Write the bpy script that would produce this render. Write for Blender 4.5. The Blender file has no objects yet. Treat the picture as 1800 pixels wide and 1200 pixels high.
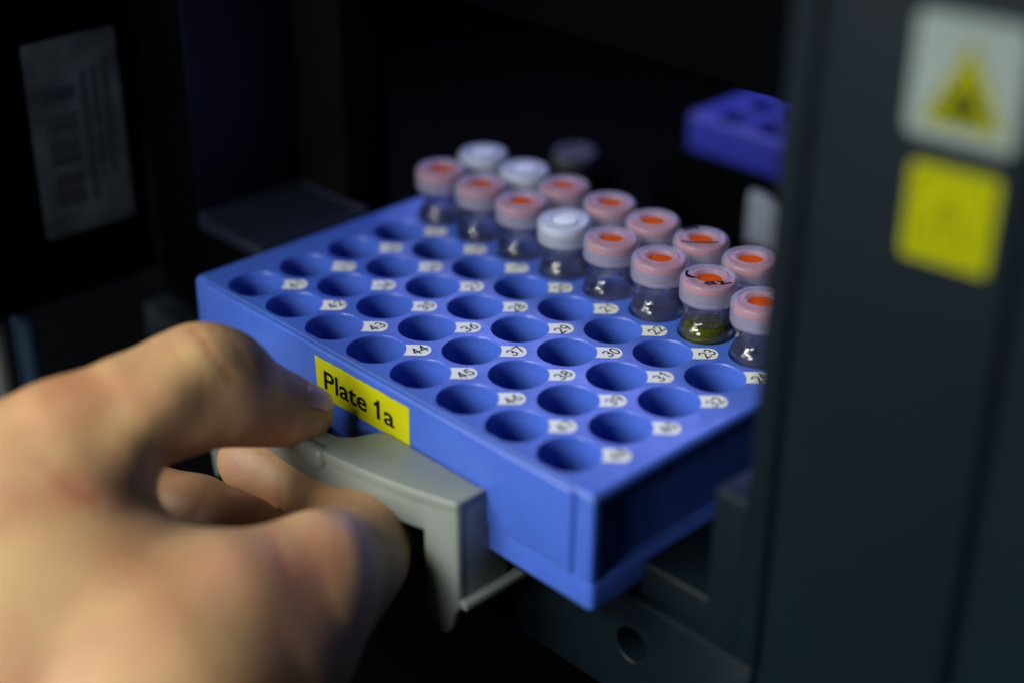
import bpy, bmesh, math, random
import numpy as np
from mathutils import Vector, Matrix
random.seed(4)
C = bpy.context.scene.collection
S = 0.001                      # everything below is written in millimetres

# ---------------------------------------------------------------- camera
CAM = np.array([269.801, -181.359, 157.155])
CM = np.array([[0.693715, -0.343266, 0.633189], [0.72023, 0.324043, -0.613405], [0.00538, 0.881569, 0.472024]])
FPX = 2792.02
cd = bpy.data.cameras.new('camera'); cam = bpy.data.objects.new('camera', cd); C.objects.link(cam)
mw = Matrix.Identity(4)
for r in range(3):
    for c in range(3): mw[r][c] = CM[r][c]
    mw[r][3] = CAM[r]*S
cam.matrix_world = mw
cd.sensor_width = 36; cd.lens = FPX*36/1800; cd.clip_start = .01; cd.clip_end = 20
cd.dof.use_dof = True; cd.dof.focus_distance = .3305; cd.dof.aperture_fstop = 4.2
bpy.context.scene.camera = cam

# ---------------------------------------------------------------- world, lights, exposure
sc = bpy.context.scene
w = bpy.data.worlds.new('World'); sc.world = w; w.use_nodes = True
w.node_tree.nodes['Background'].inputs[0].default_value = (.35, .5, .8, 1)
w.node_tree.nodes['Background'].inputs[1].default_value = .018
sc.view_settings.view_transform = 'Standard'; sc.view_settings.look = 'None'
sc.view_settings.exposure = 0; sc.view_settings.gamma = 1
sc.cycles.use_denoising = True
sc.cycles.max_bounces = 12; sc.cycles.transmission_bounces = 12; sc.cycles.transparent_max_bounces = 24
sc.cycles.sample_clamp_indirect = 4; sc.cycles.blur_glossy = .5

def area(name, loc, target, sx, sy, power, col):
    l = bpy.data.lights.new(name, 'AREA'); l.shape = 'RECTANGLE'; l.size = sx*S; l.size_y = sy*S
    l.energy = power; l.color = col
    o = bpy.data.objects.new(name, l); C.objects.link(o)
    d = Vector(target)-Vector(loc)
    o.rotation_euler = d.to_track_quat('-Z', 'Y').to_euler(); o.location = Vector(loc)*S
    return o
T0 = (45, 0, 0)
area('room_tube_light', (-230, -1030, 930), T0, 700, 40, 8, (1, .97, .84))
area('room_tube_light.001', (-245, -1130, 860), T0, 700, 40, 8, (1, .97, .84))
area('room_ceiling_light', (-720, -780, 700), T0, 1200, 900, 22, (.95, .96, .92))
area('room_front_light', (190, -1050, 380), T0, 300, 300, 6.5, (1, .98, .90))
area('chamber_lamp', (-120, 300, 190), (40, 30, 0), 260, 110, .62, (.30, .33, 1))

# ---------------------------------------------------------------- materials
def mat(name, col, rough=.5, noise=.12, nscale=60, bump=0, bscale=400, spec=.5, **kw):
    m = bpy.data.materials.new(name); m.use_nodes = True; nt = m.node_tree; b = nt.nodes['Principled BSDF']
    b.inputs['Roughness'].default_value = rough; b.inputs['Specular IOR Level'].default_value = spec
    tc = nt.nodes.new('ShaderNodeTexCoord')
    n = nt.nodes.new('ShaderNodeTexNoise'); n.inputs['Scale'].default_value = nscale; n.inputs['Detail'].default_value = 5
    nt.links.new(tc.outputs['Object'], n.inputs['Vector'])
    r = nt.nodes.new('ShaderNodeMapRange'); r.inputs[3].default_value = 1-noise; r.inputs[4].default_value = 1+noise
    r.inputs[1].default_value = .3; r.inputs[2].default_value = .7
    nt.links.new(n.outputs['Fac'], r.inputs[0])
    mx = nt.nodes.new('ShaderNodeVectorMath'); mx.operation = 'SCALE'; mx.inputs[0].default_value = col[:3]
    nt.links.new(r.outputs[0], mx.inputs['Scale']); nt.links.new(mx.outputs[0], b.inputs['Base Color'])
    if bump:
        n2 = nt.nodes.new('ShaderNodeTexNoise'); n2.inputs['Scale'].default_value = bscale; n2.inputs['Detail'].default_value = 3
        nt.links.new(tc.outputs['Object'], n2.inputs['Vector'])
        bp = nt.nodes.new('ShaderNodeBump'); bp.inputs['Strength'].default_value = bump; bp.inputs['Distance'].default_value = .0002
        nt.links.new(n2.outputs['Fac'], bp.inputs['Height']); nt.links.new(bp.outputs[0], b.inputs['Normal'])
    for k, v in kw.items(): b.inputs[k.replace('_', ' ')].default_value = v
    return m
M_blue = mat('blue_rack_plastic', (.048, .115, .52), .33, .05, 80, .06, 900, spec=.5, Subsurface_Weight=.32, Subsurface_Radius=(.2, .4, 1), Subsurface_Scale=.003)
nt = M_blue.node_tree; bs = nt.nodes['Principled BSDF']; tcn = [n for n in nt.nodes if n.type == 'TEX_COORD'][0]; bp0 = [n for n in nt.nodes if n.type == 'BUMP'][0]
n1 = nt.nodes.new('ShaderNodeTexNoise'); n1.inputs['Scale'].default_value = 55; n1.inputs['Detail'].default_value = 1; nt.links.new(tcn.outputs['Object'], n1.inputs['Vector'])
bp1 = nt.nodes.new('ShaderNodeBump'); bp1.inputs['Strength'].default_value = .35; bp1.inputs['Distance'].default_value = .0012
nt.links.new(n1.outputs['Fac'], bp1.inputs['Height']); nt.links.new(bp0.outputs[0], bp1.inputs['Normal']); nt.links.new(bp1.outputs[0], bs.inputs['Normal'])
n2 = nt.nodes.new('ShaderNodeTexNoise'); n2.inputs['Scale'].default_value = 140; n2.inputs['Detail'].default_value = 8; n2.inputs['Roughness'].default_value = .8; nt.links.new(tcn.outputs['Object'], n2.inputs['Vector'])
mr1 = nt.nodes.new('ShaderNodeMapRange'); mr1.inputs[1].default_value = .35; mr1.inputs[2].default_value = .65; mr1.inputs[3].default_value = .24; mr1.inputs[4].default_value = .5
nt.links.new(n2.outputs['Fac'], mr1.inputs[0]); nt.links.new(mr1.outputs[0], bs.inputs['Roughness'])
M_tag = mat('white_tag_paper', (.64, .69, .73), .5, .03)
M_ink = mat('black_ink', (.006, .006, .008), .7, .1, spec=.05)
M_yel = mat('yellow_label_tape', (.43, .44, .004), .45, .04, 120, .05, 300, spec=.25)
M_grey = mat('grey_handle_plastic', (.205, .238, .228), .45, .05, 50, .15, 1500)
M_dark = mat('dark_slate_plastic', (.0025, .0066, .0115), .5, .15, 25, .25, 1800, spec=.18)
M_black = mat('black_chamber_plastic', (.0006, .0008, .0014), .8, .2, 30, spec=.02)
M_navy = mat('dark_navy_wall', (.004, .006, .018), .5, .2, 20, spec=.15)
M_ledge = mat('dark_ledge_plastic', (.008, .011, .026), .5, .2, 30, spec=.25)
M_stick = mat('pale_sticker', (.165, .205, .205), .6, .1, 40, spec=.1)
M_stick2 = mat('dull_sticker', (.062, .084, .105), .6, .5, 90, spec=.1)
M_sink = mat('dull_print', (.02, .025, .03), .5, .2, 80)
M_ytri = mat('yellow_print', (.21, .225, .001), .6, .05, spec=.05)
M_dim = mat('olive_print', (.02, .024, .002), .6, .2, 90, spec=.1)
M_ysq = mat('yellow_sticker', (.24, .26, .001), .6, .05, spec=.05)
M_sept = mat('orange_septum', (.44, .062, .0), .8, .12, 500, spec=.04)
M_wsept = mat('white_septum', (.60, .65, .74), .5, .03)
M_tube = mat('blue_tube', (.02, .06, .12), .4, .1)
M_gtube = mat('grey_strip', (.05, .06, .06), .5, .1)

def glass(name, col=(1, 1, 1), ior=1.5, rough=0):
    m = bpy.data.materials.new(name); m.use_nodes = True; b = m.node_tree.nodes['Principled BSDF']
    b.inputs['Base Color'].default_value = (*col, 1); b.inputs['Transmission Weight'].default_value = 1
    b.inputs['IOR'].default_value = ior; b.inputs['Roughness'].default_value = rough
    return m
def see_through(m, fac, col):
    nt = m.node_tree; out = nt.nodes['Material Output']; b = nt.nodes['Principled BSDF']
    tp = nt.nodes.new('ShaderNodeBsdfTransparent'); tp.inputs[0].default_value = (*col, 1)
    mx = nt.nodes.new('ShaderNodeMixShader'); mx.inputs[0].default_value = fac
    nt.links.new(b.outputs[0], mx.inputs[1]); nt.links.new(tp.outputs[0], mx.inputs[2]); nt.links.new(mx.outputs[0], out.inputs['Surface'])
    return m
M_glass = see_through(glass('clear_glass', (.97, .98, 1), 1.5), .28, (1, 1, 1))
M_green = see_through(glass('green_oil', (.15, .18, .004), 1.40), .2, (.40, .46, .03))
M_green.node_tree.nodes['Principled BSDF'].inputs['Transmission Weight'].default_value = .55
M_clearliq = see_through(glass('clear_solvent', (.66, .72, .95), 1.36), .30, (.85, .88, .95))
M_clearliq.node_tree.nodes['Principled BSDF'].inputs['Transmission Weight'].default_value = .93

def frosted(name, col, alpha, trans):
    m = bpy.data.materials.new(name); m.use_nodes = True; nt = m.node_tree; out = nt.nodes['Material Output']
    b = nt.nodes['Principled BSDF']; b.inputs['Base Color'].default_value = (*col, 1); b.inputs['Roughness'].default_value = .17
    tl = nt.nodes.new('ShaderNodeBsdfTranslucent'); tl.inputs[0].default_value = (*col, 1)
    tp = nt.nodes.new('ShaderNodeBsdfTransparent')
    n = nt.nodes.new('ShaderNodeTexNoise'); n.inputs['Scale'].default_value = 350
    tc = nt.nodes.new('ShaderNodeTexCoord'); nt.links.new(tc.outputs['Object'], n.inputs['Vector'])
    bp = nt.nodes.new('ShaderNodeBump'); bp.inputs['Strength'].default_value = .12; bp.inputs['Distance'].default_value = .0003
    nt.links.new(n.outputs['Fac'], bp.inputs['Height']); nt.links.new(bp.outputs[0], b.inputs['Normal'])
    m1 = nt.nodes.new('ShaderNodeMixShader'); m1.inputs[0].default_value = trans
    nt.links.new(b.outputs[0], m1.inputs[1]); nt.links.new(tl.outputs[0], m1.inputs[2])
    m2 = nt.nodes.new('ShaderNodeMixShader'); m2.inputs[0].default_value = alpha
    nt.links.new(tp.outputs[0], m2.inputs[1]); nt.links.new(m1.outputs[0], m2.inputs[2])
    nt.links.new(m2.outputs[0], out.inputs['Surface'])
    return m
M_cap = frosted('frosted_cap_plastic', (.56, .54, .72), .34, .45)
M_wcap = frosted('milky_cap_plastic', (.60, .66, .78), .42, .4)

M_dcap = mat('shaded_cap_plastic', (.022, .026, .036), .5)  # cap colour darkened to stand for the shade in the chamber

def skin_mat():
    m = bpy.data.materials.new('skin'); m.use_nodes = True; nt = m.node_tree; b = nt.nodes['Principled BSDF']
    tc = nt.nodes.new('ShaderNodeTexCoord')
    n = nt.nodes.new('ShaderNodeTexNoise'); n.inputs['Scale'].default_value = 45; n.inputs['Detail'].default_value = 4
    nt.links.new(tc.outputs['Object'], n.inputs['Vector'])
    cr = nt.nodes.new('ShaderNodeValToRGB'); e = cr.color_ramp.elements
    e[0].position = .32; e[0].color = (.43, .21, .11, 1); e[1].position = .72; e[1].color = (.56, .37, .19, 1)
    x = e.new(.5); x.color = (.50, .295, .155, 1)
    nt.links.new(n.outputs['Fac'], cr.inputs[0])
    # pinker skin over the joints, purple and yellow patches elsewhere
    geo = nt.nodes.new('ShaderNodeNewGeometry'); last = cr.outputs[0]
    for (p, rad, col, f) in SPOTS:
        vm = nt.nodes.new('ShaderNodeVectorMath'); vm.operation = 'DISTANCE'
        nt.links.new(tc.outputs['Object'], vm.inputs[0]); vm.inputs[1].default_value = [c*S for c in p]
        mr = nt.nodes.new('ShaderNodeMapRange'); mr.interpolation_type = 'SMOOTHSTEP'
        mr.inputs[1].default_value = 0; mr.inputs[2].default_value = rad*S; mr.inputs[3].default_value = f; mr.inputs[4].default_value = 0
        nt.links.new(vm.outputs['Value'], mr.inputs[0])
        mx = nt.nodes.new('ShaderNodeMix'); mx.data_type = 'RGBA'; mx.inputs['B'].default_value = (*col, 1)
        nt.links.new(mr.outputs[0], mx.inputs['Factor']); nt.links.new(last, mx.inputs['A']); last = mx.outputs['Result']
    for (p, q, wd, col, f) in LINES:
        c = (p+q)/2; d = (q-p); ln = np.linalg.norm(d); d = d/ln; k = 1-wd/(ln/2)
        sb = nt.nodes.new('ShaderNodeVectorMath'); sb.operation = 'SUBTRACT'; nt.links.new(tc.outputs['Object'], sb.inputs[0]); sb.inputs[1].default_value = [x*S for x in c]
        dt = nt.nodes.new('ShaderNodeVectorMath'); dt.operation = 'DOT_PRODUCT'; nt.links.new(sb.outputs[0], dt.inputs[0]); dt.inputs[1].default_value = [x*k for x in d]
        sl = nt.nodes.new('ShaderNodeVectorMath'); sl.operation = 'SCALE'; sl.inputs[0].default_value = list(d); nt.links.new(dt.outputs['Value'], sl.inputs['Scale'])
        s2 = nt.nodes.new('ShaderNodeVectorMath'); s2.operation = 'SUBTRACT'; nt.links.new(sb.outputs[0], s2.inputs[0]); nt.links.new(sl.outputs[0], s2.inputs[1])
        le = nt.nodes.new('ShaderNodeVectorMath'); le.operation = 'LENGTH'; nt.links.new(s2.outputs[0], le.inputs[0])
        mr = nt.nodes.new('ShaderNodeMapRange'); mr.interpolation_type = 'SMOOTHSTEP'
        mr.inputs[1].default_value = 0; mr.inputs[2].default_value = wd*S; mr.inputs[3].default_value = f; mr.inputs[4].default_value = 0
        nt.links.new(le.outputs['Value'], mr.inputs[0])
        mx = nt.nodes.new('ShaderNodeMix'); mx.data_type = 'RGBA'; mx.inputs['B'].default_value = (*col, 1)
        nt.links.new(mr.outputs[0], mx.inputs['Factor']); nt.links.new(last, mx.inputs['A']); last = mx.outputs['Result']
    at = nt.nodes.new('ShaderNodeAttribute'); at.attribute_name = 'crease'
    mx = nt.nodes.new('ShaderNodeMix'); mx.data_type = 'RGBA'; mx.inputs['B'].default_value = (.44, .15, .09, 1)
    nt.links.new(at.outputs['Fac'], mx.inputs['Factor']); nt.links.new(last, mx.inputs['A']); last = mx.outputs['Result']
    nt.links.new(last, b.inputs['Base Color'])
    b.inputs['Roughness'].default_value = .52; b.inputs['Subsurface Weight'].default_value = .22
    b.inputs['Subsurface Radius'].default_value = (1, .35, .18); b.inputs['Subsurface Scale'].default_value = .004
    v = nt.nodes.new('ShaderNodeTexVoronoi'); v.inputs['Scale'].default_value = 1000
    nt.links.new(tc.outputs['Object'], v.inputs['Vector'])
    bp = nt.nodes.new('ShaderNodeBump'); bp.inputs['Strength'].default_value = .3; bp.inputs['Distance'].default_value = .0002
    nt.links.new(v.outputs[0], bp.inputs['Height']); nt.links.new(bp.outputs[0], b.inputs['Normal'])
    return m

# ---------------------------------------------------------------- helpers
def tag(o, label=None, cat=None, group=None, kind=None):
    if label: o['label'] = label
    if cat: o['category'] = cat
    if group: o['group'] = group
    if kind: o['kind'] = kind
    return o
def root(name, loc, label, cat, group=None, kind=None):
    o = bpy.data.objects.new(name, None); C.objects.link(o); o.location = Vector(loc)*S; o.empty_display_size = .01
    return tag(o, label, cat, group, kind)
class MB:
    """collects shapes (mm) into one mesh"""
    def __init__(s): s.bm = bmesh.new(); s.mi = 0
    def add(s, verts, faces, mi=None):
        vs = [s.bm.verts.new(v) for v in verts]; out = []
        for f in faces:
            try: fc = s.bm.faces.new([vs[i] for i in f])
            except ValueError: continue
            fc.material_index = s.mi if mi is None else mi; out.append(fc)
        return vs, out
    def merge(s, b, mi):
        b.normal_update(); vs = {v: s.bm.verts.new(v.co) for v in b.verts}
        for f in b.faces:
            try: s.bm.faces.new([vs[v] for v in f.verts]).material_index = mi
            except ValueError: pass
        b.free()
    def box(s, x0, x1, y0, y1, z0, z1, bev=.4, mi=0, seg=3, mx=None):
        b = bmesh.new(); bmesh.ops.create_cube(b, size=1)
        for v in b.verts: v.co = Vector(((x0+x1)/2+v.co.x*(x1-x0), (y0+y1)/2+v.co.y*(y1-y0), (z0+z1)/2+v.co.z*(z1-z0)))
        if bev: bmesh.ops.bevel(b, geom=b.edges[:]+b.verts[:], offset=bev, segments=seg, profile=.5, affect='EDGES')
        if mx is not None: bmesh.ops.transform(b, matrix=mx, verts=b.verts)
        s.merge(b, mi)
    def prism(s, pts, z0, z1, bev=.4, mi=0, mx=None, seg=3, bevtop_only=False):
        b = bmesh.new(); n = len(pts)
        lo = [b.verts.new((x, y, z0)) for x, y in pts]; hi = [b.verts.new((x, y, z1)) for x, y in pts]
        b.faces.new(lo[::-1]); b.faces.new(hi)
        for i in range(n): b.faces.new((lo[i], lo[(i+1) % n], hi[(i+1) % n], hi[i]))
        b.normal_update()
        if bev:
            ed = [e for e in b.edges if len(e.link_faces) == 2 and e.calc_face_angle(0) > .5]
            bmesh.ops.bevel(b, geom=ed, offset=bev, segments=seg, profile=.5, affect='EDGES', clamp_overlap=True)
        if mx is not None: bmesh.ops.transform(b, matrix=mx, verts=b.verts)
        s.merge(b, mi)
    def lathe(s, prof, n=48, c=(0, 0), mi=0, close=False):
        rings = []
        for r, z in prof:
            if r < 1e-6: rings.append([s.bm.verts.new((c[0], c[1], z))])
            else: rings.append([s.bm.verts.new((c[0]+r*math.cos(2*math.pi*k/n), c[1]+r*math.sin(2*math.pi*k/n), z)) for k in range(n)])
        seq = list(zip(rings, rings[1:])) + ([(rings[-1], rings[0])] if close else [])
        for a, b in seq:
            for k in range(n):
                k2 = (k+1) % n
                if len(a) == 1 and len(b) == 1: continue
                if len(a) == 1: f = (a[0], b[k2], b[k])
                elif len(b) == 1: f = (a[k], a[k2], b[0])
                else: f = (a[k], a[k2], b[k2], b[k])
                s.bm.faces.new(f).material_index = mi
    def stroke(s, pts, wd, h=.05, mi=0, mx=None):
        """a flat pen stroke along points (x, y), raised by h"""
        for i in range(1, len(pts)-1):          # a sharp turn of the pen starts a new stroke
            u = Vector(pts[i])-Vector(pts[i-1]); v = Vector(pts[i+1])-Vector(pts[i])
            if u.length > 1e-6 and v.length > 1e-6 and u.angle(v) > 1.0:
                s.stroke(pts[:i+1], wd, h, mi, mx); s.stroke(pts[i:], wd, h+.004, mi, mx); return
        P = [Vector((p[0], p[1])) for p in pts]; n = len(P); L = []; Rr = []
        for i in range(n):
            a = P[max(i-1, 0)]; b = P[min(i+1, n-1)]; d = (b-a).normalized(); q = Vector((-d.y, d.x))*wd/2
            L.append(P[i]+q); Rr.append(P[i]-q)
        ex0 = (P[0]-P[1]).normalized()*wd*.4; ex1 = (P[-1]-P[-2]).normalized()*wd*.4
        L[0] += ex0; Rr[0] += ex0; L[-1] += ex1; Rr[-1] += ex1
        vs = [Vector((v.x, v.y, h)) for v in L+Rr]
        if mx is not None: vs = [mx@v for v in vs]
        s.add(vs, [(i+n, i+1+n, i+1, i) for i in range(n-1)], mi)
    def build(s, name, mats, parent=None, smooth=True, angle=35):
        bm = s.bm
        bmesh.ops.remove_doubles(bm, verts=bm.verts, dist=1e-4)
        bm.normal_update()
        if s.recalc: bmesh.ops.recalc_face_normals(bm, faces=bm.faces)
        for v in bm.verts: v.co *= S
        me = bpy.data.meshes.new(name); bm.to_mesh(me); bm.free()
        for m in (mats if isinstance(mats, (list, tuple)) else [mats]): me.materials.append(m)
        if smooth:
            me.polygons.foreach_set('use_smooth', [True]*len(me.polygons)); me.set_sharp_from_angle(angle=math.radians(angle))
        o = bpy.data.objects.new(name, me); C.objects.link(o)
        if parent: o.parent = parent
        return o
    recalc = True
def copy_tree(o, parent=None):
    c = o.copy(); C.objects.link(c); c.parent = parent
    for ch in list(o.children): copy_tree(ch, c)
    return c
def P(px, py, D):                       # picture position at a true distance -> place in the world (mm)
    d = CM@np.array([(px-900)/FPX, -(py-600)/FPX, -1.]); return CAM+D*d
def text_mesh(txt, size, offset):
    cu = bpy.data.curves.new('t', 'FONT'); cu.body = txt; cu.size = size; cu.offset = offset; cu.resolution_u = 6; cu.fill_mode = 'FRONT'
    o = bpy.data.objects.new('t', cu); C.objects.link(o); bpy.context.view_layer.update()
    me = bpy.data.meshes.new_from_object(o.evaluated_get(bpy.context.evaluated_depsgraph_get()))
    bpy.data.objects.remove(o); V = [v.co.copy() for v in me.vertices]; F = [tuple(p.vertices) for p in me.polygons]
    bpy.data.meshes.remove(me); return V, F

# ================================================================ setting
b = MB(); b.box(-700, 700, -700, 900, -150, -130, 1)
o = b.build('bench_top', M_black); tag(o, 'black bench surface beneath the machine', 'bench', kind='structure')

# ---------------------------------------------------------------- the machine (autosampler)
Y = 5.
mach = root('autosampler', (0, 0, -130), 'dark slate sampling machine whose open front takes the blue vial tray', 'lab machine')
def mp(b, name, m, parent=None, off=(0, 0, -130), **k):
    bmesh.ops.translate(b.bm, vec=(-off[0], -off[1], -off[2]), verts=b.bm.verts)
    return b.build(name, m, parent or mach, **k)
# pillar beside the opening: a flat strip, a groove, and a face turned by eight degrees
b = MB(); b.box(135.0, 140.2, Y, 60, -28.5, 190, 1.1, seg=4); mp(b, 'door_pillar', M_dark)
b = MB(); b.box(139.6, 142.2, Y+1.3, 60, -131, 190, .3); mp(b, 'groove_strip', M_dark)
A8 = math.radians(8)
PM = Matrix.Translation((140.5, Y, 0))@Matrix.Rotation(A8, 4, 'Z')   # panel space: x along the face, y into the machine
b = MB(); b.box(1.2, 34, 0, 30, -130, 190, 1.6, mx=PM, seg=4); b.box(33.0, 36.4, 1.6, 30, -130, 190, .4, mx=PM)
b.box(36.0, 130, -.3, 30, -130, 190, 1.4, mx=PM, seg=4)
panel = mp(b, 'front_panel', M_dark)
b = MB(); b.box(128, 135.4, Y+.3, 42, -28.5, 4.6, .7); mp(b, 'guide_block', M_dark)
b = MB(); b.box(60, 127.6, Y+1.6, 40, -28.0, -20.5, .6); mp(b, 'guide_rail', M_dark)
# lower panel with the round socket
b = MB()
hx, hz, hr = 110.6, -40.4, 4.1
x0, x1, z0, z1 = -60, 139, -55, -29
n = 48; inner = []; outer = []
cx0, cx1 = hx-8, hx+8
for k in range(n):
    a = 2*math.pi*k/n; dx, dz = math.cos(a), math.sin(a); q = max(abs(dx), abs(dz)); dx2, dz2 = dx/q, dz/q
    inner.append((hx+hr*dx, hz+hr*dz)); outer.append((hx+8*dx2, hz+dz2*((z1-.6-hz) if dz2 > 0 else (hz-z0-.6))))
yf = Y+.6
vs = [(x, yf, z) for x, z in inner]+[(x, yf, z) for x, z in outer]
b.add(vs, [(k, n+k, n+(k+1) % n, (k+1) % n) for k in range(n)])
rr = [(hr, 0), (hr-.25, .25), (hr-.3, 1), (hr-.3, 9), (0, 9)]
for (ra, ya), (rb, yb) in zip(rr, rr[1:]):
    ring = [(hx+ra*math.cos(2*math.pi*k/n), yf+ya, hz+ra*math.sin(2*math.pi*k/n)) for k in range(n)]+[(hx+rb*math.cos(2*math.pi*k/n), yf+yb, hz+rb*math.sin(2*math.pi*k/n)) for k in range(n)]
    b.add(ring, [(k, (k+1) % n, n+(k+1) % n, n+k) for k in range(n)])
b.add([(x0, yf, z0+.6), (cx0, yf, z0+.6), (cx0, yf, z1-.6), (x0, yf, z1-.6)], [(0, 1, 2, 3)])
b.add([(cx1, yf, z0+.6), (x1, yf, z0+.6), (x1, yf, z1-.6), (cx1, yf, z1-.6)], [(0, 1, 2, 3)])
for (ya, za), (yb, zb) in zip([(yf, z1-.6), (yf+.15, z1-.2), (yf+.6, z1)], [(yf+.15, z1-.2), (yf+.6, z1), (yf+34, z1)]):
    b.add([(x0, ya, za), (x1, ya, za), (x1, yb, zb), (x0, yb, zb)], [(0, 1, 2, 3)])
b.add([(x0, yf, z0+.6), (x1, yf, z0+.6), (x1, yf+.6, z0), (x0, yf+.6, z0)], [(3, 2, 1, 0)])
b.add([(x0, yf+.6, z0), (x1, yf+.6, z0), (x1, yf+34, z0), (x0, yf+34, z0)], [(3, 2, 1, 0)])
b.recalc = False
mp(b, 'base_panel', M_dark)
# left jamb, side wall, ledge, back
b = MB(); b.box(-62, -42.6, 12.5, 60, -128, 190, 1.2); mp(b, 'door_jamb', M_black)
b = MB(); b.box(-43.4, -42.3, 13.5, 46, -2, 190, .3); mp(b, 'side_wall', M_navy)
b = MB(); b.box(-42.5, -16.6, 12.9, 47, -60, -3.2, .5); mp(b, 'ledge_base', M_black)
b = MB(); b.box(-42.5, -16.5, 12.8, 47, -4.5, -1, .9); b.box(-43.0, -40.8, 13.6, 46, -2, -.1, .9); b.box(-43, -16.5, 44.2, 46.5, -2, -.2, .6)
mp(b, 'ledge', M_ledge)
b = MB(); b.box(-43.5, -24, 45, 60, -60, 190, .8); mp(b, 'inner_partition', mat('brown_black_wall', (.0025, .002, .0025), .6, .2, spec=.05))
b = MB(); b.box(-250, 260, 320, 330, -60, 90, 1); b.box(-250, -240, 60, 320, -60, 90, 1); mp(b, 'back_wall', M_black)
b = MB(); b.box(-43, 136, 60, 66, 53, 190, 1); mp(b, 'added_shade_board', M_black)  # added board that keeps room light off the far rack and vial
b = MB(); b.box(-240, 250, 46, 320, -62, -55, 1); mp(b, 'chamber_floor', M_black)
# open door at the left with its sticker
b = MB(); b.box(-66, -60, -150, 11, -16.5, 190, 1.5); b.box(-66, -58.6, -150, 10.5, -19.5, -15.2, .9)
door = mp(b, 'door', M_black)
b = MB(); y0, y1, z0, z1 = -18.6, 5.6, -3.6, 45
SM = Matrix(((0, 0, 1, -59.85), (1, 0, 0, 0), (0, 1, 0, 0), (0, 0, 0, 1)))
def rrect(x0, x1, y0, y1, r, n=6):
    p = []
    for cx, cy, a0 in ((x1-r, y0+r, -90), (x1-r, y1-r, 0), (x0+r, y1-r, 90), (x0+r, y0+r, 180)):
        for k in range(n+1):
            a = math.radians(a0+90*k/n); p.append((cx+r*math.cos(a), cy+r*math.sin(a)))
    return p
b.prism(rrect(y0, y1, z0, z1, 1), 0, .15, 0, mx=SM)
def bar(ya, yb, za, zb, mi=1): b.add([SM@Vector(v) for v in ((ya, za, .2), (yb, za, .2), (yb, zb, .2), (ya, zb, .2))], [(0, 1, 2, 3)], mi)
zz = 33.5
for wd_, gap in ((3.2, 3.6), (.9, .5), (.5, .5), (1.6, .6), (.5, .9), (1.1, .5), (1.4, .5), (.8, .4), (1.7, 2.4), (.8, .4), (1.5, .5), (.6, .5), (1.9, .4), (1.4, .5)):
    bar(-14.8, -6.9, zz-wd_, zz); zz -= wd_+gap
for col, runs in ((-4.2, ((36, 31), (30.5, 24), (23, 13), (12, 4))), (-1.2, ((37, 26), (25, 23), (20, 12), (10.5, 9))), (1.6, ((38, 21), (19, 8.5)))):
    for a, c in runs:
        z = a
        while z > c: l = random.uniform(.8, 1.9); bar(col-.75, col+.75, z-l, z); z -= l+.35
st = mp(b, 'sticker', [M_stick2, M_sink], door, smooth=False); st['label'] = 'dull white sticker with bar code and print running down it'
for nm, yy, m, zt in (('blue_tube', -26.0, M_tube, -17), ('grey_tube', -33.0, M_gtube, -18)):
    t = root(nm, (-64, yy, -130), 'dim upright blue tube below the open door at far left' if nm[0] == 'b' else 'dim upright grey tube at the left edge below the door', 'tube')
    b = MB(); b.lathe([(0, 0), (2.6, 0), (2.6, 130+zt-4), (1.8, 130+zt-2.2), (1.8, 130+zt), (0, 130+zt)], 24); b.build('tube_body', m, t)
# warning labels on the turned panel
LM = PM@Matrix(((1, 0, 0, 0), (0, 0, -1, -.02), (0, 1, 0, 0), (0, 0, 0, 1)))   # (s, z, out)
b = MB(); b.prism(rrect(14.9, 31.2, 77.2, 95.2, 1.6), 0, .18, 0, mx=LM)
def lp(pts, h, mi): b.add([LM@Vector((x, y, h)) for x, y in pts], [tuple(range(len(pts)))], mi)
def tri(cx, zb, hw, ht): return [(cx-hw, zb), (cx+hw, zb), (cx, zb+ht)]
lp(tri(23.2, 79.4, 6.3, 12.6), .22, 1); 
for pts in (tri(23.2, 80.0, 5.5, 11.0),):
    pts = pts+[pts[0]]
    for a, c in zip(pts, pts[1:]): b.stroke([a, c], .35, .25, 2, LM)
for pts in ([(20.4, 81.6), (23, 82.6), (26.2, 81.5)], [(21.6, 83.3), (23.1, 84.4), (24.9, 83.2)], [(22.4, 81.2), (24.4, 81.9)], [(23.2, 84.8), (23.2, 86.6)]):
    b.stroke(pts, 1.25, .25, 2, LM)
wl = mp(b, 'warning_label', [M_stick, M_ytri, M_dim], panel, smooth=False); wl['label'] = 'white square label with a yellow warning triangle'
b = MB(); b.prism(rrect(16.6, 30.0, 58.6, 73.4, 1.0), 0, .18, 0, mx=LM)
q = [(17.9, 60), (28.2, 60), (28.2, 71.8), (17.9, 71.8), (17.9, 60)]
for a, c in zip(q, q[1:]): b.stroke([a, c], .22, .25, 1, LM)
q = tri(23.1, 62.5, 3.3, 6.4); q = q+[q[0]]
for a, c in zip(q, q[1:]): b.stroke([a, c], .35, .25, 1, LM)
b.stroke([(23.1, 66.6), (23.1, 64.6)], .5, .25, 1, LM)
wl = mp(b, 'warning_label', [M_ysq, mat('faint_print', (.06, .068, .001), .6, spec=.1)], panel, smooth=False); wl['label'] = 'plain yellow square label with a faint symbol'

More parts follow.
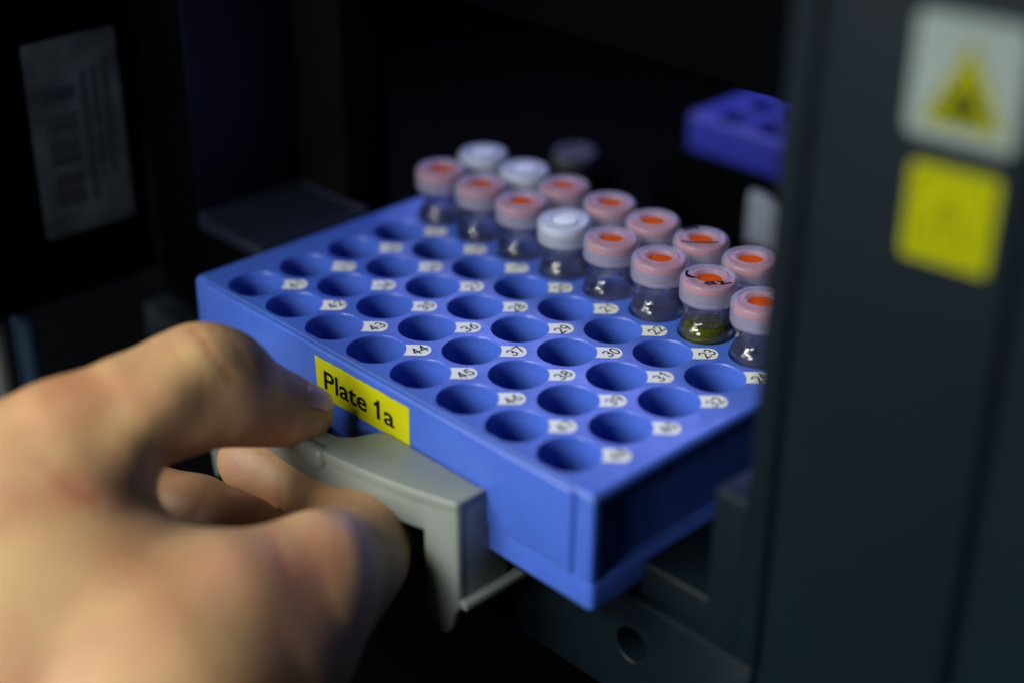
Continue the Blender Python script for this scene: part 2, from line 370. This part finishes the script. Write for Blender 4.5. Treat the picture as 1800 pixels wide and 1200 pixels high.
# ================================================================ the rack
NX, NY, PIT, HR = 8, 6, 14., 6.15
rk = root('vial_rack', (49, 35, -25), 'blue plastic vial rack with numbered holes and a yellow label, on the grey-handled tray', 'vial rack')
RO = Vector((49, 35, -25))
def rp(b, name, m, parent=None, **k):
    bmesh.ops.translate(b.bm, vec=-RO, verts=b.bm.verts); return b.build(name, m, parent or rk, **k)
b = MB(); N = 64
ex, ey0, ey1 = (-12.1, 110.1), -6.6, 76.6
for i in range(NX):
    for j in range(NY):
        cx, cy = i*PIT, j*PIT; lo = -6.6 if j == 0 else -7; hi = 6.6 if j == NY-1 else 7
        cs = [(math.cos(2*math.pi*k/N), math.sin(2*math.pi*k/N)) for k in range(N)]
        out = []
        for c_, s_ in cs:
            q = max(abs(c_), abs(s_)); x, y = c_/q, s_/q; out.append((cx+7*x, cy+(y*hi if y > 0 else -y*lo), 0))
        rings = [out]
        for r, z in ((HR+.06, 0), (HR-.08, -.2), (HR-.12, -.6), (HR-.35, -23)):
            rings.append([(cx+r*c_, cy+r*s_, z) for c_, s_ in cs])
        V = [v for rg in rings for v in rg]
        F = [(a*N+(k+1) % N, a*N+k, (a+1)*N+k, (a+1)*N+(k+1) % N) for a in range(len(rings)-1) for k in range(N)]
        F.append(tuple((len(rings)-1)*N+k for k in range(N)))
        b.add(V, F)
# plain margins at both ends
bmesh.ops.remove_doubles(b.bm, verts=b.bm.verts, dist=1e-4)
for xe, xo in ((-7, ex[0]), (105, ex[1])):
    e = sorted([v for v in b.bm.verts if abs(v.co.x-xe) < 1e-3 and abs(v.co.z) < 1e-4], key=lambda v: v.co.y)
    a = b.bm.verts.new((xo, ey0, 0)); c = b.bm.verts.new((xo, ey1, 0))
    lst = e+[c, a]; b.bm.faces.new(lst if xo > xe and False else lst)
def rloop(xa, xb, ya, yb, r, z, n=6):
    return [(x, y, z) for x, y in rrect(xa, xb, ya, yb, max(r, 1e-3), n)]
X0, X1, Y0, Y1 = -13.3, 111.3, -7.4, 77.6
sk = []
for k in range(6):                                  # rounded upper edge
    a = math.radians(90*k/5); o_ = 1.2*(1-math.sin(a)); dz = -1.2*(1-math.cos(a))
    sk.append((X0+o_, X1-o_, Y0+o_*.8/1.2, Y1-o_*1.0/1.2, 1.2-o_, dz))
sk += [(X0, X1, Y0, Y1, 1.2, -1.7), (X0+1.5, X1-1.7, Y0, Y1, 1.2, -1.9), (X0+1.5, X1-1.8, Y0-.1, Y1+.1, 1.2, -18.3), (X0-.1, X1+.3, Y0-.15, Y1+.1, 1.2, -19.4),
       (X0-.3, X1+.5, Y0-.2, Y1+.2, 1.2, -20), (X0-.1, X1+.4, Y0-.1, Y1+.1, 1.2, -24.6), (X0+.3, X1, Y0+.3, Y1-.2, 1.2, -25)]
L = [rloop(*s_) for s_ in sk]; n = len(L[0])
b.add([v for l in L for v in l], [(a*n+k, (a+1)*n+k, (a+1)*n+(k+1) % n, a*n+(k+1) % n) for a in range(len(L)-1) for k in range(n)]+[tuple((len(L)-1)*n+k for k in range(n))[::-1]])
# proud front panel and the corner posts
b.box(-9.4, 106.9, -8.25, -5, -18.7, -.25, .75, seg=4)
for xa, xb in ((108.2, 111.35), (-13.35, -10.4)):
    for ya, yb in ((-7.5, -4.5), (74.7, 77.65)): b.box(xa, xb, ya, yb, -19.5, -.8, .75, seg=4)
b.recalc = False
body = rp(b, 'rack_body', M_blue, angle=40)
bm = bmesh.new(); bm.from_mesh(body.data)
for f in bm.faces:
    if abs(f.normal.z) > .99 and f.calc_center_median().z > .02499:
        f.smooth = False
        if f.normal.z < 0: f.normal_flip()
bm.to_mesh(body.data); bm.free()

# digits: pen strokes in a 1.0 x 1.6 box
def arc(cx, cy, rx, ry, a0, a1, n=10): return [(cx+rx*math.cos(math.radians(a0+(a1-a0)*k/n)), cy+ry*math.sin(math.radians(a0+(a1-a0)*k/n))) for k in range(n+1)]
DG = {'0': [arc(.5, .8, .42, .78, 90, 450, 20)],
      '1': [[(.25, 1.3), (.55, 1.6), (.55, 0)]],
      '2': [arc(.5, 1.15, .40, .43, 165, -30, 10)+[(.1, .03), (.98, .03)]],
      '3': [arc(.45, 1.18, .38, .40, 150, -80, 10), arc(.45, .42, .44, .40, 85, -150, 10)],
      '4': [[(.62, 0), (.62, 1.6), (.02, .55), (1.0, .55)]],
      '5': [[(.88, 1.56), (.22, 1.56), (.14, .9)]+arc(.42, .5, .45, .48, 110, -150, 10)],
      '6': [[(.78, 1.58), (.35, 1.2)]+arc(.5, .5, .42, .48, 150, 510, 18)],
      '7': [[(.05, 1.56), (.95, 1.56), (.4, 0)]],
      '8': [arc(.5, 1.2, .34, .38, -90, 270, 14), arc(.5, .42, .42, .42, 90, 450, 16)],
      '9': [arc(.5, 1.1, .42, .46, -20, 340, 18)+[(.85, .6), (.55, 0)]]}
D45 = math.sqrt(.5)
for num in range(1, 49):
    k = num-1; i, j = k % 8, 5-k//8; cx, cy = i*PIT, j*PIT
    b = MB()
    # outline in (u along the diagonal, v across)
    pts = []; hw = 2.3; ue = 11.55
    a = math.asin(hw/(HR+.2))
    for t in range(9): an = a-2*a*t/8; pts.append(((HR+.2)*math.cos(an), (HR+.2)*math.sin(an)))
    for t in range(13): an = math.radians(-90+180*t/12); pts.append((ue-1.7+1.7*math.cos(an), hw*math.sin(an)))
    jit = random.uniform(-.03, .03)
    TM = Matrix.Translation((cx, cy, .05))@Matrix.Rotation(math.radians(45)+jit, 4, 'Z')
    b.add([TM@Vector((u, v, 0)) for u, v in pts], [tuple(range(len(pts)))[::1]], 0)
    # baseline runs along +y, the top of the figures towards -x
    cu, cv = 9.15*D45, 9.15*D45
    GM = Matrix.Translation((cx+cu+random.uniform(-.1, .1), cy+cv+random.uniform(-.1, .1), .05))@Matrix.Rotation(math.radians(90)+random.uniform(-.08, .08), 4, 'Z')@Matrix.Scale(1.56, 4)
    s_ = str(num); wtot = len(s_)*1.2-.2
    for q, ch in enumerate(s_):
        for st_ in DG[ch]:
            b.stroke([(x*.98+q*1.2-wtot/2, y-.8) for x, y in st_], .22, .03, 1, GM)
    b.recalc = False
    o = rp(b, 'number_tag', [M_tag, M_ink], smooth=False)
    for p in o.data.polygons:
        if p.normal.z < 0: p.flip()
# yellow label
b = MB(); yl = -8.33
zt = lambda x: -2.2-.2*math.sin((x-31)*.5)*.3
top = [(31.9+k*1.26, -2.15+random.uniform(-.12, .12)*(.3 if k in (0, 24) else 1)) for k in range(25)]
pts = [(32.3, -11.4), (62.0, -11.3)]+top[::-1]
b.add([(x, yl, z) for x, z in pts], [tuple(range(len(pts)))])
b.recalc = False
lab = rp(b, 'name_label', M_yel, smooth=False); lab['label'] = 'yellow tape label reading Plate 1a in black'
for txt, xs, wd_ in (('Plate', 34.8, 14.0), ('a', 54.2, 3.3)):
    V, F = text_mesh(txt, 6.0, .10)
    wtx = max(v.x for v in V)-min(v.x for v in V); x0_ = min(v.x for v in V); k_ = wd_/wtx
    b = MB(); b.add([(xs+(v.x-x0_)*k_, yl-.05, -8.9+v.y*1.02) for v in V], F)
    if txt == 'a': b.add([(x, yl-.05, z) for x, z in ((51.9, -8.9), (52.95, -8.9), (52.95, -4.4), (52.2, -4.4), (51.9, -5.0), (51.1, -5.5), (51.1, -6.3), (51.9, -5.9))], [tuple(range(8))])
    b.recalc = False; rp(b, 'lettering', M_ink, lab, smooth=False)

# the second rack, deep in the chamber
rack2_loc = Vector((47.5, 209, -29.5))

# ================================================================ tray with the grey handle
tr = root('sample_tray', (49, 20, -31), 'pull-out tray with a grey bow handle carrying the numbered vial rack', 'tray')
TO = Vector((49, 20, -31))
def tp(b, name, m, parent=None, **k):
    bmesh.ops.translate(b.bm, vec=-TO, verts=b.bm.verts); return b.build(name, m, parent or tr, **k)
def bow(x): t = (x-42)/42.5; return -15.8-7.2*max(0, 1-t*t)
XA, XB = -.4, 84.4
front = [(XA+(XB-XA)*k/28, bow(XA+(XB-XA)*k/28)) for k in range(29)]
notch = [(XB, -8.6), (56, -8.6), (54.3, -9.4), (53.2, -11.8), (52.2, -14.6), (50, -16.6), (46.5, -17.4), (42, -17.6), (37.5, -17.4), (34, -16.6), (31.8, -14.6), (30.8, -11.8), (29.7, -9.4), (28, -8.6), (XA, -8.6)]
b = MB(); b.prism(front+notch, -13.0, -10.5, .5); tp(b, 'grip_plate', M_grey)
# apron below the bowed edge
ap = [(x, y+.25) for x, y in front]; inn = [(x, y+2.6) for x, y in front][::-1]
b = MB(); b.prism(ap+inn, -19.2, -11.4, .5); tp(b, 'grip_lip', M_grey)
# thumb rest on the rim
rest = [(x, bow(x)-1.0) for x in [36+(16.5)*k/10 for k in range(11)]]+[(x, bow(x)+2.2) for x in [36+16.5*k/10 for k in range(11)]][::-1]
b = MB(); b.prism(rest, -14.8, -10.25, 1.3); tp(b, 'thumb_rest', M_grey)
for sx in (1, -1):
    f = (lambda x: x) if sx > 0 else (lambda x: 84-x)
    b = MB()   # side cheek, seen edge-on from the front
    YZ = [(-15.4, -10.9), (-6.2, -10.9), (-4.6, -17), (-3.0, -24), (-2.2, -33.2), (-15.4, -33.2)]
    mxx = Matrix(((0, 0, 1, 0), (1, 0, 0, 0), (0, 1, 0, 0), (0, 0, 0, 1)))
    xa, xb = sorted((f(82.2), f(84.35)))
    b.prism(YZ, xa, xb, .5, mx=mxx)
    # bottom rim of the cheek
    xa, xb = sorted((f(81.8), f(86.4))); b.box(xa, xb, -15.6, 8, -35.0, -33.0, .6)
    tp(b, 'side_cheek', M_grey)
    b = MB()   # front foot
    pts = [(77, -11.3), (79.5, -11.3), (82, -11.3), (84.45, -11.3), (84.45, -35.4), (83.5, -36.6), (83.0, -39.5), (82.2, -41.6), (81.0, -42.4), (79.7, -41.6), (78.4, -39.6), (77.4, -36.5), (77.0, -32), (77, -20)]
    pts = [(f(x), z) for x, z in pts]
    if sx < 0: pts = pts[::-1]
    b.prism(pts, 0, 2.4, .55, mx=Matrix(((1, 0, 0, 0), (0, 0, -1, -13.35), (0, 1, 0, 0), (0, 0, 0, 1))))
    for v in b.bm.verts:
        xx = v.co.x if sx > 0 else 84-v.co.x
        v.co.y += bow(min(xx, 84.4))+15.8
    tp(b, 'foot', M_grey)
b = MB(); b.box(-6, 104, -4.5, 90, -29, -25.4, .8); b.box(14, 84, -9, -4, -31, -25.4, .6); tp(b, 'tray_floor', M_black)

# ---------------------------------------------------------------- far tray + far rack
r2 = root('sample_tray', (47, 205, -55), 'black tray deep inside the chamber with a white block at its front', 'tray')
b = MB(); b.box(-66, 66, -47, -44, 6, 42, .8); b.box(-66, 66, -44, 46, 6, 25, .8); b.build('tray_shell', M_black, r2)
b = MB(); b.prism([(-29, 23.0), (-12, 23.0), (-12, 37.0), (-29, 38.5)], 0, 3, .8, mx=Matrix(((1, 0, 0, 0), (0, 0, -1, -47.1), (0, 1, 0, 0), (0, 0, 0, 1)))); b.build('front_clip', mat('pale_blue_grey_plastic', (.22, .25, .33), .5), r2)
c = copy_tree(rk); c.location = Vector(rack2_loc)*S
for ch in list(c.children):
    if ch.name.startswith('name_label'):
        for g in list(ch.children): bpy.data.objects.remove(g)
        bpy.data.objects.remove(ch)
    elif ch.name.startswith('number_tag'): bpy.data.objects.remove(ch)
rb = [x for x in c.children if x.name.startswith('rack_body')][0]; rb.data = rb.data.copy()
rb.data.materials[0] = mat('shaded_blue_rack_plastic', (.022, .030, .30), .4, .1, 80, spec=.3)  # same rack plastic recoloured darker to imitate the dim chamber
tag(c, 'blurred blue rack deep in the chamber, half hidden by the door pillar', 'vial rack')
rk['group'] = c['group'] = 'blue vial racks in the machine'

# ================================================================ vials
def spline(P_, k):
    out = []; n = len(P_)
    for i in range(n-1):
        a, b_, c, d = (np.array(P_[max(0, min(n-1, i+o))], float) for o in (-1, 0, 1, 2))
        for t in [q/k for q in range(k)]: out.append(tuple(.5*((2*b_)+(c-a)*t+(2*a-5*b_+4*c-d)*t*t+(3*b_-a-3*c+d)*t**3)))
    return out+[tuple(map(float, P_[-1]))]
def make_vial(kind, liquid):
    r = root('sample_vial', (0, 0, 0), '-', 'vial', 'capped vials standing in the rack')
    b = MB()   # z=0 is the rack top; the vial reaches down into its hole
    outer = [(0, -21), (5.2, -21), (5.8, -20.4), (5.85, -10), (5.85, -1)]+spline([(5.85, -1), (5.87, .4), (5.74, 1.3), (5.36, 2.15), (4.85, 2.8), (4.4, 3.4), (4.16, 4.2), (4.1, 5.2), (4.1, 6.2), (4.15, 7.4)], 5)+[(4.9, 7.9), (5.0, 8.4), (5.0, 10.6), (4.7, 11)]
    inner = [(2.6, 11), (2.5, 10.6), (2.6, 8)]+spline([(2.6, 8), (2.9, 6.6), (3.15, 5.4), (3.2, 4.6), (3.3, 3.5), (3.6, 2.7), (4.1, 2.15), (4.6, 1.5), (4.9, .7), (4.98, -.2), (5.0, -2)], 4)+[(5.0, -19), (4.4, -19.8), (0, -20)]
    b.lathe(outer+inner, 96); g = b.build('glass_body', M_glass, r, angle=60)
    if liquid is not None:
        top, lm = liquid
        pr = [(0, -19.7), (4.3, -19.6), (4.92, -18.9), (4.92, 0)]+[(x-.05, z) for x, z in spline([(4.98, -.2), (4.9, .7), (4.6, 1.5), (4.1, 2.15), (3.6, 2.7), (3.3, 3.5), (3.2, 4.6)], 3) if z < top]
        rt = np.interp(top, [-.2, .7, 1.5, 2.15, 2.7, 3.5], [4.93, 4.85, 4.55, 4.05, 3.55, 3.25]) if top > 0 else 4.92
        if top <= 0: pr = [p for p in pr if p[1] < top]
        pr += [(rt, top), (rt-.5, top-.18), (0, top-.25)]
        b = MB(); b.lathe(pr, 48); b.build('liquid', lm, r, angle=60)
    b = MB()
    co = [(5.55, 7.85), (6.05, 7.8), (6.2, 8.2), (6.22, 9.2), (6.2, 11.6), (6.1, 12.3), (5.8, 12.75), (5.3, 12.95), (4.75, 12.92), (4.45, 12.7), (4.1, 12.7), (3.85, 12.95), (3.3, 12.95), (2.95, 12.75), (2.8, 12.2), (2.8, 11.9)]
    ci = [(3.0, 12.0), (5.3, 12.0), (5.45, 11.6), (5.45, 8.4)]
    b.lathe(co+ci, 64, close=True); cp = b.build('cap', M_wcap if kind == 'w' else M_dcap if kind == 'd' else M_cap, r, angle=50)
    b = MB(); b.lathe([(0, 11.88), (2.9, 11.9), (5.15, 11.88), (5.3, 11.6), (5.3, 10.5), (5.1, 10.3), (0, 10.3)], 48)
    if kind == 'w': b.lathe([(0, 12.6), (2.2, 12.6), (2.72, 12.45), (2.72, 11.9), (0, 11.9)], 40)
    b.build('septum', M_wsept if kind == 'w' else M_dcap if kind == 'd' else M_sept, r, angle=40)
    return r
vials = {
 1: ('w', None, 'white-capped vial at the back, farthest of all from the camera'),
 2: ('w', None, 'white-capped vial second from the far end of the back row'),
 3: ('o', (-4, M_clearliq), 'orange-centred vial in the back row just after the two white caps'),
 4: ('o', (-4, M_clearliq), 'orange-centred vial in the back row behind the near white cap'),
 5: ('o', (-4, M_clearliq), 'back-row vial with a bright pink-rimmed cap, in the middle of its row'),
 6: ('o', (-4, M_clearliq), 'back-row vial with a black pen line across its cap'),
 7: ('o', (-4, M_clearliq), 'back-row vial partly cut off by the door pillar'),
 9: ('o', (2.0, M_clearliq), 'orange-centred vial at the far left corner of the front vial row'),
 10: ('o', (-2, M_clearliq), 'second vial of the front row, behind tag 18'),
 11: ('o', (-2, M_clearliq), 'third vial of the front row, just before the white cap'),
 12: ('w', (1.7, M_clearliq), 'white-capped vial in the front row of vials'),
 13: ('o', (-1, M_clearliq), 'vial in the front row just after the white cap'),
 14: ('o', (1.9, M_clearliq), 'clear vial in the front vial row, next to the green one on its far side'),
 15: ('o', (2.3, M_green), 'vial of green oil with black handwriting on its cap'),
 16: ('o', (2.0, M_clearliq), 'nearest vial of the front row, half hidden by the pillar')}
protos = {}
for num, (kind, liq, lb) in vials.items():
    key = (kind, None if liq is None else (liq[0], liq[1].name))
    if key not in protos: protos[key] = r = make_vial(kind, liq)
    else: r = copy_tree(protos[key])
    k = num-1; i, j = k % 8, 5-k//8
    r.location = Vector((i*PIT+random.uniform(-.1, .1), j*PIT+random.uniform(-.1, .1), random.uniform(-.05, .25) if num != 15 else .2))*S
    r.rotation_euler = (random.uniform(-.025, .025), random.uniform(-.025, .025), random.uniform(0, 6))
    if num in (6, 15): r.rotation_euler = (0, 0, 0)
    r['label'] = lb
    if num == 15:
        b = MB(); a0 = .75
        HM = Matrix.Translation((0, 0, 13.08))@Matrix.Rotation(math.radians(46), 4, 'Z')
        b.stroke([(-4.6, 1.9), (-4.9, .2), (-4.75, -.9), (-4.0, -1.3), (-3.3, -1.2)], .5, 0, 0, HM)
        b.stroke([(-4.75, -.2), (-4.2, -.9), (-3.6, -1.2)], .8, 0, 0, HM)
        b.stroke([(.1, -3.6), (-.9, -3.5), (-1.5, -4.1), (-.8, -4.6), (.1, -4.2), (.1, -3.5), (.7, -4.4)], .62, 0, 0, HM)
        b.stroke([(1.3, -3.3), (2.2, -3.2), (2.0, -4.0), (1.9, -4.6), (3.2, -4.0), (3.9, -3.8)], .55, 0, 0, HM)
        b.recalc = False; b.build('handwriting', M_ink, [x for x in r.children if x.name.startswith('cap')][0], smooth=False)
    if num == 6:
        b = MB(); HM = Matrix.Translation((0, 0, 13.08))@Matrix.Rotation(math.radians(46), 4, 'Z')
        b.stroke([(-4.6, -3.0), (-2, -3.6), (1, -3.7), (3.0, -3.3)], .7, 0, 0, HM)
        b.stroke([(-3.4, 3.6), (-2.2, 4.2), (-.6, 4.3)], 1.1, 0, 0, HM)
        b.recalc = False; b.build('handwriting', M_ink, [x for x in r.children if x.name.startswith('cap')][0], smooth=False)
# a lone vial far back in the chamber, in a black holder
hd = root('vial_holder', (-34, 138.5, -55), 'small black vial holder in the dark of the chamber', 'holder')
b = MB(); b.box(-9, 9, -9, 9, 0, 34.5, 1.5); b.build('holder_block', M_black, hd)
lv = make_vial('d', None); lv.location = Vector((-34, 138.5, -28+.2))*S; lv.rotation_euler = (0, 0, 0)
lv['label'] = 'vial alone in the dark behind the rack, its cap coloured dark for shade'; del lv['group']

# ================================================================ the hand
def seg(p, a, b_, ra, rb):
    a = np.asarray(a, float); b_ = np.asarray(b_, float); ab = b_-a
    t = np.clip(((p-a)@ab)/(ab@ab), 0, 1); q = p-a-t[..., None]*ab
    return np.sqrt((q*q).sum(-1))-(ra+(rb-ra)*t)
def smin(a, b_, k):
    h = np.clip(.5+.5*(b_-a)/k, 0, 1); return b_*(1-h)+a*h-k*h*(1-h)
def chain(p, nodes, k=2.5):
    d = None
    for (a, ra), (b_, rb) in zip(nodes, nodes[1:]):
        s_ = seg(p, a, b_, ra, rb); d = s_ if d is None else smin(d, s_, k)
    return d
def surface_nets(F, org, h):
    ins = F < 0; nx, ny, nz = F.shape
    c = np.stack([ins[i:nx-1+i, j:ny-1+j, k:nz-1+k] for i in (0, 1) for j in (0, 1) for k in (0, 1)], 0)
    act = c.any(0) & ~c.all(0); idx = -np.ones(act.shape, int); cells = np.argwhere(act); idx[act] = np.arange(len(cells))
    acc = np.zeros((len(cells), 3)); cnt = np.zeros(len(cells))
    cor = [np.array((i, j, k)) for i in (0, 1) for j in (0, 1) for k in (0, 1)]
    for a in cor:
        for b_ in cor:
            if (b_-a).sum() == 1 and (b_ >= a).all() and np.abs(b_-a).sum() == 1:
                ca, cb = cells+a, cells+b_; fa, fb = F[tuple(ca.T)], F[tuple(cb.T)]
                m = (fa < 0) != (fb < 0); t = np.where(m, fa/np.where(m, fa-fb, 1), 0)
                acc += np.where(m[:, None], a+(b_-a)*t[:, None], 0); cnt += m
    V = org+h*(cells+acc/cnt[:, None]); Q = []
    for ax in range(3):
        e = np.zeros(3, int); e[ax] = 1; u = np.roll(e, 1); v = np.roll(e, 2)
        sl = [slice(1, -1)]*3; sl[ax] = slice(0, -1)
        A = ins[tuple(sl)]; sl2 = list(sl); sl2[ax] = slice(1, None); B = ins[tuple(sl2)]
        g = np.argwhere(A != B); off = np.array([1, 1, 1]); off[ax] = 0; g = g+off
        g = g[((g-u >= 0) & (g-v >= 0) & (g < np.array(act.shape))).all(1)]
        q = np.stack([idx[tuple((g-o_).T)] for o_ in (0*u, u, u+v, v)], 1)
        fl = ins[tuple(g.T)]; q[~fl] = q[~fl][:, ::-1]; Q.append(q[(q >= 0).all(1)])
    return V, np.concatenate(Q)
thumb = [(P(549, 730, 321), 4.0), (P(522, 723, 320), 5.9), (P(482, 716, 317), 7.3), (P(432, 702, 312), 8.7), (P(386, 682, 306), 10.9), (P(352, 676, 303), 11.2), (P(300, 700, 299), 10.8), (P(225, 730, 294), 10.6), (P(130, 795, 291), 14), (P(0, 885, 289), 17), (P(-150, 990, 288), 20)]
ridge = [(P(350, 645, 295.5), 3), (P(290, 700, 290), 3.4), (P(215, 780, 284.5), 3.6)]
index = [(P(160, 1150, 278), 14), (P(400, 1058, 285), 12), (P(560, 1002, 297), 11), (P(622, 974, 309), 10.5), (P(642, 938, 315), 9.1), (P(590, 890, 326), 8.4), (P(515, 848, 335), 7.9), (P(470, 822, 338), 8.0), (P(444, 808, 339), 7.5)]
middle = [(P(200, 1300, 272), 14), (P(510, 1130, 300), 10.6), (P(565, 1080, 308), 9.8), (P(500, 1000, 316), 8.6), (P(425, 945, 322), 8.3), (P(345, 905, 327), 8.0), (P(275, 878, 329), 7.2)]
ring = [(P(180, 1400, 272), 14), (P(440, 1240, 296), 10), (P(470, 1180, 304), 9), (P(420, 1060, 316), 8)]
palm = [((P(50, 900, 287), 15), (P(110, 925, 285), 11)), ((P(110, 925, 285), 11), (P(225, 1030, 285), 9.5)), ((P(-150, 1060, 288), 24), (P(180, 1180, 280), 19)), ((P(-100, 1250, 284), 26), (P(330, 1250, 278), 17)), ((P(40, 1000, 285), 17), (P(330, 1115, 282), 12.8)), ((P(-300, 1150, 288), 28), (P(0, 1150, 284), 24)), ((P(70, 920, 286), 14), (P(175, 1010, 284), 11)), ((P(245, 1020, 286), 7), (P(330, 1050, 284), 8.5)), ((P(300, 1200, 279), 17), (P(540, 1065, 294), 11)), ((P(300, 1300, 279), 18), (P(490, 1180, 289), 11.5))]
allp = [x[0] for x in thumb+index+middle+ring]
lo = np.min(allp, 0)-16; hi = np.max(allp, 0)+16
keep = P(-130, 1330, 270)
H = 1.0
ax_ = [np.arange(lo[k], hi[k], H) for k in range(3)]
G = np.stack(np.meshgrid(*ax_, indexing='ij'), -1)
dT = chain(G, thumb, 3); dI = chain(G, index, 2.5); dM = chain(G, middle[2:], 2.5); dM0 = chain(G, middle[:3], 2.5); dR = chain(G, ring, 2.5)
dP = None
for (a, ra), (b_, rb) in palm:
    s_ = seg(G, a, b_, ra, rb); dP = s_ if dP is None else smin(dP, s_, 10)
dT = smin(dT, chain(G, ridge, 3), 5)
F = smin(dP, dT, 8); F = smin(F, dI, 5); F = smin(F, dM0, 8); F2 = smin(dM, dR, 1.2); F = smin(F, F2, .5)
# the flesh stops at the wrist, outside the picture
wr = P(-330, 1500, 262); 
F = F.copy(); F[0, :, :] = F[-1, :, :] = 1; F[:, 0, :] = F[:, -1, :] = 1; F[:, :, 0] = F[:, :, -1] = 1
V, Q = surface_nets(F, lo, H)
nv = len(V)
ed = np.concatenate([Q[:, [0, 1]], Q[:, [1, 2]], Q[:, [2, 3]], Q[:, [3, 0]]])
for it in range(4):
    acc = np.zeros((nv, 3)); cn = np.zeros(nv)
    for a, b_ in ((0, 1), (1, 0)):
        for k in range(3): acc[:, k] += np.bincount(ed[:, a], V[ed[:, b_], k], nv)
        cn += np.bincount(ed[:, a], minlength=nv)
    V = V+(.6 if it % 2 == 0 else -.45)*(acc/np.maximum(cn, 1)[:, None]-V)
HO = P(130, 1000, 278)
me = bpy.data.meshes.new('person'); me.from_pydata(((V-HO)*S).tolist(), [], Q.tolist()); me.update()
me.polygons.foreach_set('use_smooth', [True]*len(me.polygons))
hand = bpy.data.objects.new('person', me); C.objects.link(hand); hand.location = Vector(HO)*S
def surf(px, py):                       # where the line of sight meets the skin
    for D in np.arange(240, 350, .4):
        q = np.round((P(px, py, D)-lo)/H).astype(int)
        if (q >= 0).all() and (q < np.array(F.shape)).all() and F[tuple(q)] < .3: return P(px, py, D)-HO
    return P(px, py, 300)-HO
RED = (.55, .13, .08); PUR = (.30, .13, .12); YEL = (.60, .42, .20)
SPOTS = [(surf(a, b_), r_, c_, f_) for a, b_, r_, c_, f_ in (
    (130, 865, 7, RED, .35), (455, 870, 6, RED, .7), (415, 820, 7, (.42, .2, .18), .5), (640, 930, 7, (.52, .26, .20), .6), (210, 870, 7, PUR, .6), (265, 830, 6, (.42, .27, .26), .7),
    (540, 1010, 9, PUR, .45), (400, 1000, 14, (.55, .25, .17), .5), (330, 640, 8, YEL, .5), (240, 760, 8, YEL, .4), (515, 690, 5, (.36, .14, .16), .6), (530, 900, 6, YEL, .6),
    (60, 980, 14, YEL, .4), (250, 1120, 12, (.56, .27, .16), .4), (420, 1120, 10, YEL, .4), (120, 720, 10, (.55, .27, .15), .4))]
def line(a, b_, c, d, w_, col, f_): return (surf(a, b_), surf(c, d), w_, col, f_)
LINES = []
CREASE = [([(330, 570), (350, 592), (362, 606), (374, 630)], 1.0, .8), ([(378, 626), (394, 648), (412, 676)], 1.0, .6), ([(296, 604), (318, 632), (334, 664)], .9, .35),
    ([(486, 836), (490, 870), (484, 904)], .9, .6), ([(366, 848), (352, 880), (338, 906)], 1.0, .5), ([(412, 596), (428, 622), (438, 650)], .9, .35), ([(345, 640), (360, 690), (352, 740)], .9, .25),
    ([(110, 850), (150, 872), (175, 880)], 1.6, .6), ([(60, 800), (110, 835), (150, 842)], 1.2, .3), ([(210, 985), (260, 1040), (300, 1120)], 1.3, .22), ([(470, 925), (492, 960), (505, 1010)], 1.2, .5), ([(610, 880), (640, 930), (655, 985)], 1.1, .4), ([(575, 885), (598, 940), (604, 1000)], 1.0, .3)]
cr = np.zeros(nv)
for pts, wd, f in CREASE:
    pp = []
    for (xa, ya), (xb, yb) in zip(pts, pts[1:]):
        for k in range(12): pp.append(surf(xa+(xb-xa)*k/12+1.5*math.sin(k*1.9), ya+(yb-ya)*k/12)+HO)
    pp = np.array(pp); near = np.where(np.abs(V-pp.mean(0)).max(1) < 30)[0]
    dd = np.sqrt(((V[near][:, None]-pp[None])**2).sum(-1)).min(1); t = np.clip(1-dd/(wd*.7+.5), 0, 1); cr[near] = np.maximum(cr[near], f*t*t*(3-2*t))
ca = me.attributes.new('crease', 'FLOAT', 'POINT'); ca.data.foreach_set('value', cr.astype(np.float32))
# the creases are shallow folds too
nrm = np.zeros((nv, 3)); me.vertices.foreach_get('normal', nf := np.zeros(nv*3, np.float32)); V2 = V-nf.reshape(-1, 3)*(cr*.22)[:, None]
me.vertices.foreach_set('co', ((V2-HO)*S).astype(np.float32).ravel()); me.update()
me.materials.append(skin_mat())
tag(hand, 'bare right hand pinching the grey tray handle between thumb and bent forefinger', 'hand')
# thumb nail
b = MB(); Vn = []; nu, nv_ = 10, 8
tip = P(540, 690, 319); ax1 = (P(549, 730, 321)-P(432, 702, 312)); ax1 /= np.linalg.norm(ax1)
upv = np.array([.15, .25, 1.]); upv -= ax1*(upv@ax1); upv /= np.linalg.norm(upv); sdv = np.cross(ax1, upv)
ct = P(520, 723, 319.4)
for a in range(nu+1):
    for c_ in range(nv_+1):
        u = -6.5+12*a/nu; th = math.radians(-50+100*c_/nv_); rr_ = 7.2-.022*(u+3)**2
        wv = 1-.25*max(0, (u-2.5)/3)**2
        Vn.append(ct+ax1*u+upv*rr_*math.cos(th*wv)*.98+sdv*rr_*math.sin(th*wv))
b.add([Vector(v-HO) for v in Vn], [(a*(nv_+1)+c_, (a+1)*(nv_+1)+c_, (a+1)*(nv_+1)+c_+1, a*(nv_+1)+c_+1) for a in range(nu) for c_ in range(nv_)])
b.build('thumbnail', mat('nail', (.58, .38, .32), .3, .08), hand, angle=180)
